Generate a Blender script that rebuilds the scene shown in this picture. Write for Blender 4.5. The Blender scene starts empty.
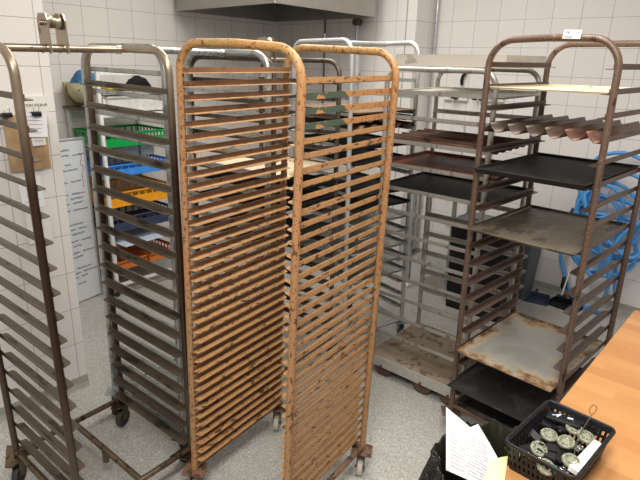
import bpy, math, random
import numpy as np
from mathutils import Vector, Matrix
random.seed(7)
SC = bpy.context.scene
COL = SC.collection
R = math.radians

# ---------------------------------------------------------------- camera, world, lights, exposure
cd = bpy.data.cameras.new('camera'); cam = bpy.data.objects.new('camera', cd); COL.objects.link(cam)
cd.sensor_width = 36; cd.lens = 540.3/640*36; cd.clip_start = .05; cd.clip_end = 60
PITCH, ROLL = R(18.184), R(1.740)
_f = Vector((0, math.cos(PITCH), -math.sin(PITCH))); _r = Vector((1, 0, 0)); _u = _r.cross(_f)
_r2 = math.cos(ROLL)*_r + math.sin(ROLL)*_u; _u2 = -math.sin(ROLL)*_r + math.cos(ROLL)*_u
cam.matrix_world = Matrix(((_r2.x, _u2.x, -_f.x, 0), (_r2.y, _u2.y, -_f.y, 0), (_r2.z, _u2.z, -_f.z, 1.72), (0, 0, 0, 1)))
SC.camera = cam
wd = bpy.data.worlds.new('world'); SC.world = wd; wd.use_nodes = True
wd.node_tree.nodes['Background'].inputs[0].default_value = (1.0, .98, .95, 1)
wd.node_tree.nodes['Background'].inputs[1].default_value = .44
def area(x, y, z, sx, sy, p, rot=(0, 0, 0), col=(1, .968, .92)):
    l = bpy.data.lights.new('ceiling_lamp', 'AREA'); l.shape = 'RECTANGLE'; l.size = sx; l.size_y = sy
    l.energy = p; l.color = col
    o = bpy.data.objects.new('ceiling_lamp', l); COL.objects.link(o); o.location = (x, y, z); o.rotation_euler = rot
for _x, _y, _p in ((-.15, .0, 62), (.5, 1.75, 25), (-.36, 3.3, 25), (.35, 3.25, 13), (2.1, .5, 9), (-.8, -.6, 12)):
    area(_x, _y, 2.84, .5, 1.3, _p, (0, 0, R(-41)))
SC.view_settings.view_transform = 'Standard'; SC.view_settings.look = 'None'
SC.view_settings.exposure = .27; SC.view_settings.gamma = 1; SC.view_settings.use_curve_mapping = False

# ---------------------------------------------------------------- material helpers
class NT:
    def __init__(s, name):
        s.m = bpy.data.materials.new(name); s.m.use_nodes = True; s.t = s.m.node_tree
        s.b = s.t.nodes['Principled BSDF']; s.tc = None
    def n(s, kind, **kw):
        x = s.t.nodes.new(kind)
        for k, v in kw.items(): setattr(x, k, v)
        return x
    def link(s, a, b): s.t.links.new(a, b)
    def co(s, scale=(1, 1, 1), loc=(0, 0, 0), kind='Object'):
        if s.tc is None: s.tc = s.n('ShaderNodeTexCoord')
        mp = s.n('ShaderNodeMapping'); s.link(s.tc.outputs[kind], mp.inputs[0])
        mp.inputs['Scale'].default_value = scale; mp.inputs['Location'].default_value = loc
        return mp.outputs[0]
    def noise(s, scale, detail=3, rough=.5, co=None):
        x = s.n('ShaderNodeTexNoise'); x.inputs['Scale'].default_value = scale
        x.inputs['Detail'].default_value = detail; x.inputs['Roughness'].default_value = rough
        s.link(co if co is not None else s.co(), x.inputs['Vector']); return x.outputs[0]
    def ramp(s, fac, stops, interp='LINEAR'):
        x = s.n('ShaderNodeValToRGB'); e = x.color_ramp.elements; x.color_ramp.interpolation = interp
        while len(e) < len(stops): e.new(.5)
        for el, (p, c) in zip(e, stops):
            el.position = p; el.color = (c, c, c, 1) if not isinstance(c, tuple) else c + (1,)
        s.link(fac, x.inputs[0]); return x.outputs[0]
    def mix(s, fac, a, b, mode='MIX'):
        x = s.n('ShaderNodeMix', data_type='RGBA', blend_type=mode)
        for v, i in ((fac, 0), (a, 6), (b, 7)):
            if isinstance(v, (int, float)): x.inputs[i].default_value = v
            elif isinstance(v, tuple): x.inputs[i].default_value = v + (1,)
            else: s.link(v, x.inputs[i])
        return x.outputs[2]
    def math(s, op, a, b=0., c=0.):
        x = s.n('ShaderNodeMath', operation=op)
        for v, i in ((a, 0), (b, 1), (c, 2)):
            if isinstance(v, (int, float)): x.inputs[i].default_value = v
            else: s.link(v, x.inputs[i])
        return x.outputs[0]
    def bump(s, h, strength=.2, dist=.002):
        x = s.n('ShaderNodeBump'); x.inputs['Strength'].default_value = strength; x.inputs['Distance'].default_value = dist
        s.link(h, x.inputs['Height']); s.link(x.outputs[0], s.b.inputs['Normal'])
    def set(s, col=None, rough=None, metal=None, **kw):
        for v, k in ((col, 'Base Color'), (rough, 'Roughness'), (metal, 'Metallic')):
            if v is None: continue
            if isinstance(v, (int, float)): s.b.inputs[k].default_value = v
            elif isinstance(v, tuple): s.b.inputs[k].default_value = v + (1,)
            else: s.link(v, s.b.inputs[k])
        for k, v in kw.items(): s.b.inputs[k].default_value = v
        return s.m
def plain(name, col, rough=.5, metal=0, var=.12, scale=30, **kw):
    t = NT(name); n = t.noise(scale, 4)
    c = t.mix(t.ramp(n, [(.3, 0.), (.7, 1.)]), tuple(v*(1-var) for v in col), tuple(min(1, v*(1+var)) for v in col))
    return t.set(c, rough, metal, **kw)
def worn(name, base, rust, thresh=.62, rough=.45, metal=0., streak=(1, 1, 1), sc=60, base2=None, sc2=9, spot=None, spec=.5, spot_t=.62):
    """paint or bare steel with wear flakes of its own shape; each piece gets its own flakes"""
    t = NT(name)
    oi = t.n('ShaderNodeObjectInfo'); ofs = t.math('MULTIPLY', oi.outputs['Random'], 17.)
    _co = t.co
    def co(scale=(1, 1, 1), loc=(0, 0, 0), kind='Object'):
        v = t.n('ShaderNodeVectorMath', operation='ADD'); t.link(_co(scale, loc, kind), v.inputs[0]); t.link(ofs, v.inputs[1]); return v.outputs[0]
    t.co = co
    c = base
    if base2: c = t.mix(t.ramp(t.noise(sc2, 3, co=t.co(streak)), [(.35, 0.), (.65, 1.)]), base, base2)
    n = t.noise(sc, 5, .6, co=t.co(streak))
    f = t.ramp(n, [(thresh, 0.), (thresh+.035, 1.)])
    c = t.mix(f, c, rust)
    if spot:
        n2 = t.noise(240, 2, co=t.co((1, 1, 1), (3, 1, 2)))
        c = t.mix(t.ramp(n2, [(spot_t, 0.), (spot_t+.03, 1.)]), c, spot)
    t.bump(n, .25, .001)
    return t.set(c, rough, metal, **{'Specular IOR Level': spec})
def tile_mat(name, s0, z0, tw=.2019, th=.2, tint=(.77, .735, .70)):
    t = NT(name); sep = t.n('ShaderNodeSeparateXYZ'); t.link(t.co(), sep.inputs[0])
    gs = []
    for out, off, size in ((sep.outputs[0], s0, tw), (sep.outputs[2], z0, th)):
        u = t.math('DIVIDE', t.math('SUBTRACT', out, off), size)
        fr = t.math('FRACT', u); d = t.math('ABSOLUTE', t.math('SUBTRACT', fr, .5))
        gs.append((t.math('GREATER_THAN', d, .5-.0016/size), t.math('FLOOR', u), d, size))
    g = t.math('MAXIMUM', gs[0][0], gs[1][0])
    cb = t.n('ShaderNodeCombineXYZ'); t.link(gs[0][1], cb.inputs[0]); t.link(gs[1][1], cb.inputs[1])
    wn = t.n('ShaderNodeTexWhiteNoise', noise_dimensions='3D'); t.link(cb.outputs[0], wn.inputs['Vector'])
    base = t.mix(wn.outputs[0], tint, tuple(v*.965 for v in tint))
    base = t.mix(t.ramp(t.noise(3, 4), [(.45, 0.), (.8, .25)]), base, tuple(v*.9 for v in tint))
    c = t.mix(g, base, (.36, .33, .31))
    edge = t.math('MINIMUM', t.math('MULTIPLY', t.math('SUBTRACT', .5, gs[0][2]), 60), 1.)
    edge2 = t.math('MINIMUM', t.math('MULTIPLY', t.math('SUBTRACT', .5, gs[1][2]), 60), 1.)
    t.bump(t.math('MINIMUM', edge, edge2), .35, .0015)
    return t.set(c, t.math('ADD', t.math('MULTIPLY', g, .5), .22))

# ---------------------------------------------------------------- mesh helpers
class MB:
    def __init__(s): s.v = []; s.f = []; s.sm = []
    def add(s, vs, fs, smooth=False, M=None):
        o = len(s.v)
        for p in vs: s.v.append(tuple(M @ Vector(p)) if M is not None else tuple(p))
        for f in fs: s.f.append(tuple(i+o for i in f)); s.sm.append(smooth)
        return s
    def box(s, c, sz, rz=0, b=0, M=None):
        x, y, z = sz[0]/2, sz[1]/2, sz[2]/2; b = min(b, x*.9, y*.9, z*.9)
        MM = Matrix.Translation(c) @ Matrix.Rotation(rz, 4, 'Z')
        if M is not None: MM = M @ MM
        if b <= 0:
            vs = [(i*x, j*y, k*z) for k in (-1, 1) for j in (-1, 1) for i in (-1, 1)]
            return s.add(vs, [(0, 2, 3, 1), (4, 5, 7, 6), (0, 1, 5, 4), (2, 6, 7, 3), (0, 4, 6, 2), (1, 3, 7, 5)], False, MM)
        vs = []; fs = []
        def ring(bx, zz):
            p = [(-x+bx+b, -y+bx), (x-bx-b, -y+bx), (x-bx, -y+bx+b), (x-bx, y-bx-b), (x-bx-b, y-bx), (-x+bx+b, y-bx), (-x+bx, y-bx-b), (-x+bx, -y+bx+b)]
            return [(a, q, zz) for a, q in p]
        rs = [ring(b*.6, -z), ring(0, -z+b), ring(0, z-b), ring(b*.6, z)]
        for r in rs: vs += r
        for k in range(3):
            for i in range(8): fs.append((k*8+i, k*8+(i+1) % 8, k*8+8+(i+1) % 8, k*8+8+i))
        fs.append(tuple(range(7, -1, -1))); fs.append(tuple(range(24, 32)))
        return s.add(vs, fs, False, MM)
    def tube(s, pts, r, seg=12, closed=False, M=None, caps=True):
        P = [Vector(p) for p in pts]; n = len(P); vs = []; fs = []
        def tan(i):
            if closed: return (P[(i+1) % n]-P[i-1]).normalized()
            return (P[min(i+1, n-1)]-P[max(i-1, 0)]).normalized()
        t0 = tan(0); a = Vector((0, 0, 1)) if abs(t0.z) < .9 else Vector((1, 0, 0))
        nn = (a-t0*a.dot(t0)).normalized()
        for i in range(n):
            t = tan(i); nn = (nn-t*nn.dot(t)).normalized(); bb = t.cross(nn)
            rr = r[i] if isinstance(r, (list, tuple)) else r
            for k in range(seg):
                an = 2*math.pi*k/seg; vs.append(P[i]+rr*(math.cos(an)*nn+math.sin(an)*bb))
        m = n if closed else n-1
        for i in range(m):
            for k in range(seg):
                j = (i+1) % n
                fs.append((i*seg+k, i*seg+(k+1) % seg, j*seg+(k+1) % seg, j*seg+k))
        s.add(vs, fs, True, M)
        if not closed and caps:
            s.add(vs[:seg], [tuple(range(seg-1, -1, -1))], False, M); s.add(vs[-seg:], [tuple(range(seg))], False, M)
        return s
    def cyl(s, a, b, r, seg=14, M=None, r2=None): return s.tube([a, b], [r, r if r2 is None else r2], seg, False, M)
    def prism(s, poly, h, M=None, z=0):
        n = len(poly); vs = [(x, y, z) for x, y in poly]+[(x, y, z+h) for x, y in poly]
        fs = [tuple(range(n-1, -1, -1)), tuple(range(n, 2*n))]+[(i, (i+1) % n, n+(i+1) % n, n+i) for i in range(n)]
        return s.add(vs, fs, False, M)
    def lathe(s, prof, seg=24, M=None, smooth=True):
        vs = []; fs = []; n = len(prof)
        for i in range(seg):
            a = 2*math.pi*i/seg
            for r, z in prof: vs.append((r*math.cos(a), r*math.sin(a), z))
        for i in range(seg):
            for k in range(n-1):
                j = (i+1) % seg; fs.append((i*n+k, j*n+k, j*n+k+1, i*n+k+1))
        return s.add(vs, fs, smooth, M)
    def grid(s, fn, nu, nv, smooth=True, th=0):
        vs = [Vector(fn(i/nu, j/nv)) for j in range(nv+1) for i in range(nu+1)]
        q = lambda i, j, o=0: o+j*(nu+1)+i
        fs = [(q(i, j), q(i+1, j), q(i+1, j+1), q(i, j+1)) for j in range(nv) for i in range(nu)]
        if th:
            o = len(vs); vs += [v-Vector((0, 0, th)) for v in vs]
            fs += [(q(i, j, o), q(i, j+1, o), q(i+1, j+1, o), q(i+1, j, o)) for j in range(nv) for i in range(nu)]
            for i in range(nu):
                fs += [(q(i, 0), q(i, 0, o), q(i+1, 0, o), q(i+1, 0)), (q(i+1, nv), q(i+1, nv, o), q(i, nv, o), q(i, nv))]
            for j in range(nv):
                fs += [(q(0, j+1), q(0, j+1, o), q(0, j, o), q(0, j)), (q(nu, j), q(nu, j, o), q(nu, j+1, o), q(nu, j+1))]
        return s.add(vs, fs, smooth)
    def mesh(s, name, mat):
        me = bpy.data.meshes.new(name); me.from_pydata(s.v, [], s.f); me.polygons.foreach_set('use_smooth', s.sm)
        if mat: me.materials.append(mat)
        me.update(); return me
    def build(s, name, mat, parent=None, M=None):
        return link(name, s.mesh(name, mat), parent, M)
def link(name, me, parent=None, M=None):
    o = bpy.data.objects.new(name, me); COL.objects.link(o); o.parent = parent
    if M is not None:
        if parent is None: o.matrix_world = M
        else: o.matrix_local = M
    return o
def tag(o, label=None, cat=None, group=None, kind=None):
    if label: o['label'] = label
    if cat: o['category'] = cat
    if group: o['group'] = group
    if kind: o['kind'] = kind
    return o
def thing(name, label, cat, M, group=None):
    o = bpy.data.objects.new(name, None); COL.objects.link(o); o.matrix_world = M
    o.empty_display_size = .1
    return tag(o, label, cat, group)
def frame(x, y, z=0, rz=0): return Matrix.Translation((x, y, z)) @ Matrix.Rotation(rz, 4, 'Z')
def text_mesh(txt, size, M, name, mat, parent, depth=.0004):
    cu = bpy.data.curves.new(name, 'FONT'); cu.body = txt; cu.size = size; cu.extrude = depth
    o = bpy.data.objects.new(name, cu); COL.objects.link(o)
    dg = bpy.context.evaluated_depsgraph_get(); me = bpy.data.meshes.new_from_object(o.evaluated_get(dg))
    bpy.data.objects.remove(o); me.materials.clear(); me.materials.append(mat); me.name = name
    return link(name, me, parent, M)

# ---------------------------------------------------------------- materials
M_ = {}
M_['tile_n'] = tile_mat('white_tile_left', -.044, .067)
M_['tile_2'] = tile_mat('white_tile_back', 0, .054)
M_['tile_3'] = tile_mat('white_tile_pillar', 0, .061)
M_['tile_r'] = tile_mat('white_tile_right', 0, .07)
def floor_mat():
    t = NT('speckled_vinyl'); v = t.n('ShaderNodeTexVoronoi'); v.inputs['Scale'].default_value = 230; t.link(t.co(), v.inputs['Vector'])
    sp = t.n('ShaderNodeSeparateColor'); t.link(v.outputs['Color'], sp.inputs[0])
    c = t.ramp(sp.outputs[0], [(0, (.25, .245, .22)), (.2, (.36, .355, .325)), (.55, (.43, .425, .39)), (.85, (.50, .495, .46)), (.97, (.66, .65, .61))])
    c = t.mix(t.ramp(t.noise(2.2, 4), [(.45, 0.), (.75, .35)]), c, (.33, .30, .24))
    return t.set(c, .38)
M_['floor'] = floor_mat()
M_['cove'] = plain('grey_cove', (.33, .32, .29), .5)
M_['ceiling'] = plain('ceiling_white', (.8, .78, .75), .8)
M_['orange'] = worn('worn_orange_paint', (.50, .265, .105), (.09, .045, .022), .59, .5, 0, (1, .5, 1), 50, (.43, .235, .10), 8, (.07, .035, .02))
M_['orange_in_shade'] = worn('shaded_brown_inner_face', (.185, .10, .05), (.07, .035, .02), .58, .55, 0, (1, .5, 1), 40, (.13, .068, .035), 8)  # inner flange shade from the ledges above painted into the brown; flakes are wear
M_['orange_post'] = worn('chipped_orange_post', (.42, .20, .088), (.10, .045, .022), .57, .45, 0, (1, 1, .5), 95, (.36, .205, .085), 9, (.05, .03, .02))
def ochre_top(m):
    nt = m.node_tree; b = nt.nodes['Principled BSDF']; src = b.inputs['Base Color'].links[0].from_socket
    tc = nt.nodes.new('ShaderNodeTexCoord'); sp = nt.nodes.new('ShaderNodeSeparateXYZ'); nt.links.new(tc.outputs['Object'], sp.inputs[0])
    rp = nt.nodes.new('ShaderNodeMapRange'); rp.inputs[1].default_value = 1.60; rp.inputs[2].default_value = 1.75; nt.links.new(sp.outputs[2], rp.inputs[0])
    mx = nt.nodes.new('ShaderNodeMix'); mx.data_type = 'RGBA'; mx.blend_type = 'MULTIPLY'; nt.links.new(rp.outputs[0], mx.inputs[0]); nt.links.new(src, mx.inputs[6])
    mx.inputs[7].default_value = (1.08, 1.18, .95, 1); nt.links.new(mx.outputs[2], b.inputs['Base Color'])
ochre_top(M_['orange_post'])
M_['orange_top'] = worn('scratched_ochre_tube', (.60, .33, .10), (.13, .07, .03), .56, .38, 0, (.5, .5, 1), 45, (.55, .25, .09), 6, (.05, .03, .02))
def green_patch():
    t = NT('orange_with_green_patches'); n = t.noise(14, 3, co=t.co((1, .6, 1))); sep = t.n('ShaderNodeSeparateXYZ'); t.link(t.co(), sep.inputs[0])
    f = t.ramp(t.math('ADD', n, t.math('MULTIPLY', sep.outputs[1], -.75)), [(.56, 0.), (.58, 1.)])
    c = t.mix(t.ramp(t.noise(60, 5, .6), [(.6, 0.), (.63, 1.)]), (.46, .225, .082), (.12, .05, .03))
    return t.set(t.mix(f, c, (.065, .095, .065)), .45)
M_['green_patch'] = green_patch()
M_['brown_orange'] = worn('grimy_brown_orange', (.21, .115, .06), (.06, .035, .02), .54, .5, 0, (1, 1, 1), 40, (.13, .075, .045), 8)
M_['bronze'] = worn('heat_browned_steel', (.20, .145, .095), (.045, .028, .018), .58, .36, .75, (1, 1, .3), 30, (.11, .075, .05), 4)
M_['bronze_top'] = worn('satin_steel_tube', (.42, .35, .27), (.16, .12, .09), .62, .3, .9, (1, 1, 1), 20, (.36, .30, .22), 4)
M_['runner_b'] = worn('browned_runner', (.14, .112, .082), (.05, .036, .025), .57, .4, .5, (1, .3, 1), 25, (.095, .073, .052), 6)
def post_b():
    t = NT('steel_post_browned_below'); sep = t.n('ShaderNodeSeparateXYZ'); t.link(t.co(), sep.inputs[0])
    h = t.math('ADD', sep.outputs[2], t.math('MULTIPLY', t.noise(8, 3), .25))
    c = t.ramp(t.math('DIVIDE', h, 2.), [(.2, (.11, .085, .06)), (.45, (.055, .03, .02)), (.74, (.05, .028, .018)), (.86, (.20, .15, .10)), (.95, (.40, .33, .25))])
    return t.set(c, .34, .7)
M_['post_b'] = post_b()
M_['brown'] = worn('brown_oxidised_steel', (.115, .07, .05), (.05, .028, .02), .6, .42, .35, (1, 1, .3), 35, (.17, .11, .08), 5, (.3, .22, .17))
M_['brown_runner'] = worn('brown_oxidised_runner', (.15, .10, .075), (.06, .035, .025), .62, .42, .35, (1, .3, 1), 30, (.10, .06, .045), 5)
M_['galv'] = worn('galvanised_steel', (.40, .42, .41), (.28, .29, .28), .55, .36, .8, (1, 1, .5), 20, (.48, .50, .48), 6)
M_['silver'] = worn('matte_silver_steel', (.60, .61, .60), (.42, .42, .40), .62, .4, .55, (1, 1, .4), 20, (.52, .52, .50), 5)
M_['alu'] = worn('aged_aluminium', (.47, .45, .41), (.27, .24, .20), .6, .4, .7, (1, 1, .4), 22, (.40, .375, .33), 5)
M_['alu_pale'] = worn('pale_dusty_aluminium', (.66, .63, .56), (.42, .38, .31), .62, .42, .35, (1, .4, 1), 14, (.55, .51, .44), 5)
M_['dark_steel'] = worn('dark_steel', (.085, .07, .055), (.04, .03, .025), .6, .4, .6, (1, 1, .3), 30, (.13, .10, .075), 5)
M_['hood'] = plain('brushed_hood_steel', (.36, .345, .31), .35, .75, .06, 8)
M_['black'] = plain('black_plastic', (.010, .010, .011), .42, **{'Specular IOR Level': .3})
M_['rubber'] = plain('dark_rubber', (.03, .028, .026), .7)
M_['wheel_pale'] = plain('pale_nylon_wheel', (.45, .42, .35), .5)
M_['wheel_brown'] = plain('rust_brown_wheel', (.10, .05, .035), .6)
M_['blacktray'] = worn('blackened_tray', (.022, .021, .020), (.045, .042, .038), .56, .62, 0., (1, 1, 1), 9, (.032, .031, .029), 4, (.3, .28, .25), .2, .76)
M_['blacktray_clean'] = worn('black_enamel_tray', (.016, .016, .016), (.026, .025, .024), .6, .6, 0., (1, 1, 1), 9, (.022, .022, .021), 4, None, .2)
M_['stained'] = worn('stained_grey_tray', (.23, .195, .14), (.085, .065, .045), .52, .5, .2, (1, .5, 1), 9, (.14, .105, .07), 5, (.33, .29, .22))
def rusty_tray():
    t = NT('grey_tray_with_burnt_edges'); sep = t.n('ShaderNodeSeparateXYZ'); t.link(t.co(), sep.inputs[0])
    ex = t.math('MULTIPLY', t.math('ABSOLUTE', sep.outputs[0]), 4.4); ey = t.math('MULTIPLY', t.math('ABSOLUTE', sep.outputs[1]), 3.6)
    e = t.math('ADD', t.math('MAXIMUM', ex, ey), t.math('MULTIPLY', t.math('SUBTRACT', t.noise(11, 6, .7), .5), 1.7))
    c = t.ramp(t.math('DIVIDE', e, 1.5), [(.42, (.40, .39, .355)), (.54, (.47, .43, .33)), (.61, (.46, .30, .15)), (.70, (.24, .13, .065)), (.80, (.07, .05, .035))])
    c = t.mix(t.ramp(t.noise(4, 3), [(.5, 0.), (.62, .5)]), c, (.26, .255, .235))
    return t.set(c, .5, .2)
M_['rusty'] = rusty_tray()
M_['crust'] = worn('rust_red_tray', (.21, .042, .016), (.05, .018, .012), .58, .55, 0., (1, 1, 1), 16, (.09, .02, .012), 8, (.5, .36, .2))
M_['paper_tray'] = worn('parchment_sheet', (.60, .49, .33), (.30, .19, .10), .62, .7, 0, (1, 1, 1), 22, (.70, .60, .43), 6)
M_['brown_tray'] = worn('brown_crumbed_sheet', (.22, .14, .085), (.10, .06, .04), .56, .6, 0, (1, 1, 1), 40, (.28, .19, .12), 8)
M_['board'] = worn('pale_yellow_board', (.75, .66, .42), (.45, .33, .16), .64, .6, 0, (1, 1, 1), 20, (.80, .72, .50), 6)
M_['baguette'] = worn('rust_brown_corrugated', (.085, .045, .03), (.03, .018, .014), .55, .42, .35, (1, .3, 1), 22, (.14, .065, .04), 6)
def baguette_front():
    t = NT('rust_red_corrugated'); sep = t.n('ShaderNodeSeparateXYZ'); t.link(t.co(), sep.inputs[0])
    n = t.noise(18, 4, .6, co=t.co((1, .4, 1)))
    f = t.ramp(t.math('ADD', n, t.math('MULTIPLY', sep.outputs[0], .9)), [(.42, 0.), (.75, 1.)])
    c = t.mix(f, (.085, .06, .045), (.19, .09, .06))
    c = t.mix(t.ramp(t.noise(70, 3), [(.68, 0.), (.72, .6)]), c, (.40, .30, .22))
    return t.set(c, .38, .35)
M_['baguette_red'] = baguette_front()
M_['platform'] = worn('rusty_platform_plate', (.23, .165, .105), (.12, .08, .05), .54, .6, .1, (1, 1, 1), 12, (.30, .235, .165), 4, (.4, .35, .28))
M_['skirt'] = plain('grey_painted_skirt', (.42, .41, .37), .5, .1)
M_['white'] = plain('white_plastic', (.72, .71, .68), .4)
M_['offwhite'] = plain('milky_plastic', (.62, .62, .57), .4)
M_['green'] = plain('green_plastic', (.0, .30, .055), .4, var=.08)
M_['blue'] = plain('blue_plastic', (.045, .25, .72), .4, var=.08)
M_['blue_dark'] = plain('blue_fabric', (.05, .18, .36), .9, var=.35, scale=60)
M_['yellow'] = plain('amber_plastic', (.80, .34, .012), .4, var=.08)
M_['yellow2'] = plain('yellow_plastic', (.85, .60, .01), .4)
M_['orange_pl'] = plain('orange_plastic', (.62, .17, .03), .45, var=.1)
M_['navy'] = plain('navy_plastic', (.035, .05, .10), .4)
M_['lid'] = plain('pale_blue_lid', (.58, .68, .80), .5)
M_['darkred'] = plain('dark_red_plastic', (.16, .03, .015), .45)
M_['basin'] = plain('yellowed_plastic', (.50, .44, .26), .45)
M_['glove'] = plain('black_cloth', (.012, .012, .014), .9, scale=80)
M_['grey_bin'] = plain('grey_bin_plastic', (.085, .10, .10), .5)
M_['hose'] = plain('blue_hose_rubber', (.07, .30, .66), .38, var=.08)
M_['cap_blue'] = plain('deep_blue_plastic', (.01, .015, .22), .35)
M_['paper'] = plain('white_paper', (.80, .79, .80), .8, var=.03)
M_['paper_warm'] = plain('cream_paper', (.74, .72, .67), .8, var=.03)
M_['yellow_paper'] = plain('yellow_paper', (.80, .75, .38), .8, var=.04)
M_['kraft'] = plain('kraft_paper', (.42, .27, .14), .85, var=.15, scale=20)
M_['ink'] = plain('dark_ink', (.03, .03, .035), .7)
M_['ink_blue'] = plain('blue_ink', (.05, .06, .22), .7)
M_['ink_red'] = plain('pink_ink', (.65, .12, .22), .7)
M_['ink_grey'] = plain('grey_ink', (.45, .45, .48), .8)
M_['wb'] = plain('whiteboard_surface', (.66, .69, .69), .3, var=.03)
M_['chrome'] = plain('chrome', (.62, .62, .63), .18, 1)
def bag():
    t = NT('black_bin_bag'); n = t.noise(16, 5, .65); t.bump(n, 1., .05); return t.set((.012, .012, .012), .16)
M_['bag'] = bag()
M_['bag_in'] = plain('olive_black_bag_inside', (.022, .022, .012), .4)
def disc_mat():
    t = NT('clear_ribbed_plastic'); n = t.noise(160, 4, .7); t.bump(n, .8, .004)
    return t.set(t.ramp(n, [(.35, (.12, .13, .085)), (.6, (.30, .31, .22)), (.75, (.52, .53, .43))]), .25)
M_['disc'] = disc_mat()
M_['teal'] = plain('teal_plastic', (.0, .35, .28), .4)
def wood():
    t = NT('oiled_beech_staves'); sep = t.n('ShaderNodeSeparateXYZ'); t.link(t.co(), sep.inputs[0])
    u = t.math('FLOOR', t.math('DIVIDE', sep.outputs[1], .048))
    v = t.math('FLOOR', t.math('ADD', t.math('DIVIDE', sep.outputs[0], .55), t.math('MULTIPLY', u, .37)))
    cb = t.n('ShaderNodeCombineXYZ'); t.link(u, cb.inputs[0]); t.link(v, cb.inputs[1])
    wn = t.n('ShaderNodeTexWhiteNoise', noise_dimensions='3D'); t.link(cb.outputs[0], wn.inputs['Vector'])
    c = t.ramp(wn.outputs[0], [(0, (.40, .18, .064)), (.35, (.455, .217, .078)), (.7, (.49, .243, .09)), (1, (.54, .28, .115))])
    g = t.noise(28, 5, .6, co=t.co((.12, 1, 1)))
    c = t.mix(t.ramp(g, [(.4, 0.), (.7, .5)]), c, (.46, .22, .075))
    g2 = t.noise(7, 3, .6, co=t.co((.3, 1, 1), (4, 2, 1)))
    c = t.mix(t.ramp(g2, [(.58, 0.), (.68, .35)]), c, (.36, .16, .05))
    return t.set(c, .36)
M_['wood'] = wood()

# ---------------------------------------------------------------- room shell
def wall(name, x, y, az, s0, s1, z0, z1, th, mat):
    MB().box(((s0+s1)/2, th/2, (z0+z1)/2), (s1-s0, th, z1-z0)).build(name, mat, None, frame(x, y, 0, az))['kind'] = 'structure'
CEIL = 2.9
wall('wall_left', -1.249, 2.565, R(48.47), -4.2, 0, .067, CEIL, .14, M_['tile_n'])
wall('wall_back', -1.751, 4.154, R(50.91), -1.6, 2.021, .054, CEIL, .14, M_['tile_2'])
wall('wall_pillar', -.331, 5.596, R(-41.58), -.195, 1.403, .061, CEIL, .14, M_['tile_3'])
wall('wall_right', 1.034, 4.791, R(-41.03), -.44, 4.2, .07, CEIL, .14, M_['tile_r'])
# return face of the projecting corner between pillar wall and right wall
wall('wall_return', .719, 4.665, R(48.7), 0, .40, .061, CEIL, .10, M_['tile_3'])
for nm, x, y, az, a, b in (('baseboard_left', -1.249, 2.565, 48.47, -4.2, .0), ('baseboard_back', -1.751, 4.154, 50.91, -1.6, 2.0),
                           ('baseboard_pillar', -.331, 5.596, -41.58, -.19, 1.403), ('baseboard_right', 1.034, 4.791, -41.03, -.2, 4.2)):
    m = MB(); pr = [(-.022, 0), (-.016, .006), (-.006, .03), (-.003, .069), (.10, .069), (.10, 0)]
    vs = [(a, p, z) for p, z in pr]+[(b, p, z) for p, z in pr]; n = len(pr)
    m.add(vs, [tuple(range(n-1, -1, -1)), tuple(range(n, 2*n))]+[(i, (i+1) % n, n+(i+1) % n, n+i) for i in range(n)])
    m.build(nm, M_['cove'], None, frame(x, y, 0, R(az)))['kind'] = 'structure'
MB().box((0, 2.4, -.05), (9, 9, .1)).build('floor', M_['floor'])['kind'] = 'structure'
MB().box((0, 2.4, CEIL+.05), (9, 9, .1)).build('ceiling', M_['ceiling'])['kind'] = 'structure'

# ---------------------------------------------------------------- racks
def arch(a0, a1, z0, H, Rc, axis, off, r, sag=0):
    """inverted U of bent tube; axis 0: along x at y=off, axis 1: along y at x=off"""
    pts = [(a0, z0), (a0, z0+(H-Rc-z0)*.5), (a0, H-r-Rc)]
    for i in range(1, 9):
        t = math.pi/2*i/8; pts.append((a0+Rc*(1-math.cos(t)), H-r-Rc+Rc*math.sin(t)))
    pts += [((a0+a1)/2, H-r+sag)]
    for i in range(0, 8):
        t = math.pi/2*i/8; pts.append((a1-Rc*(1-math.sin(t)), H-r-Rc+Rc*math.cos(t)))
    pts += [(a1, H-r-Rc), (a1, z0+(H-Rc-z0)*.5), (a1, z0)]
    P = [(a, off, z) if axis == 0 else (off, a, z) for a, z in pts]
    return MB().tube(P, r, 14)
def runner_mesh(L, hv, dl, side, mat, th=.0025, name='runner', mat_in=None):
    """angle section along y; upright flange on the post side, ledge reaching inwards (side=-1: left panel)"""
    m = MB(); s = -side; c = min(.018, dl*.6)
    m.box((s*th/2, 0, hv/2), (th, L, hv))
    poly = [(0, -L/2), (dl-.004, -L/2+.004 if c < .01 else -L/2+c*.35), (dl, -L/2+c), (dl, L/2-c), (dl-.004, L/2-c*.35), (0, L/2)]
    poly = [(s*x, y) for x, y in poly]
    if s < 0: poly = poly[::-1]
    m.prism(poly, th)
    me = m.mesh(name, mat)
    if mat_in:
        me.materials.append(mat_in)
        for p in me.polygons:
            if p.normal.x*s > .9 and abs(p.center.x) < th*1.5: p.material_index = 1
    return me
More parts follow.
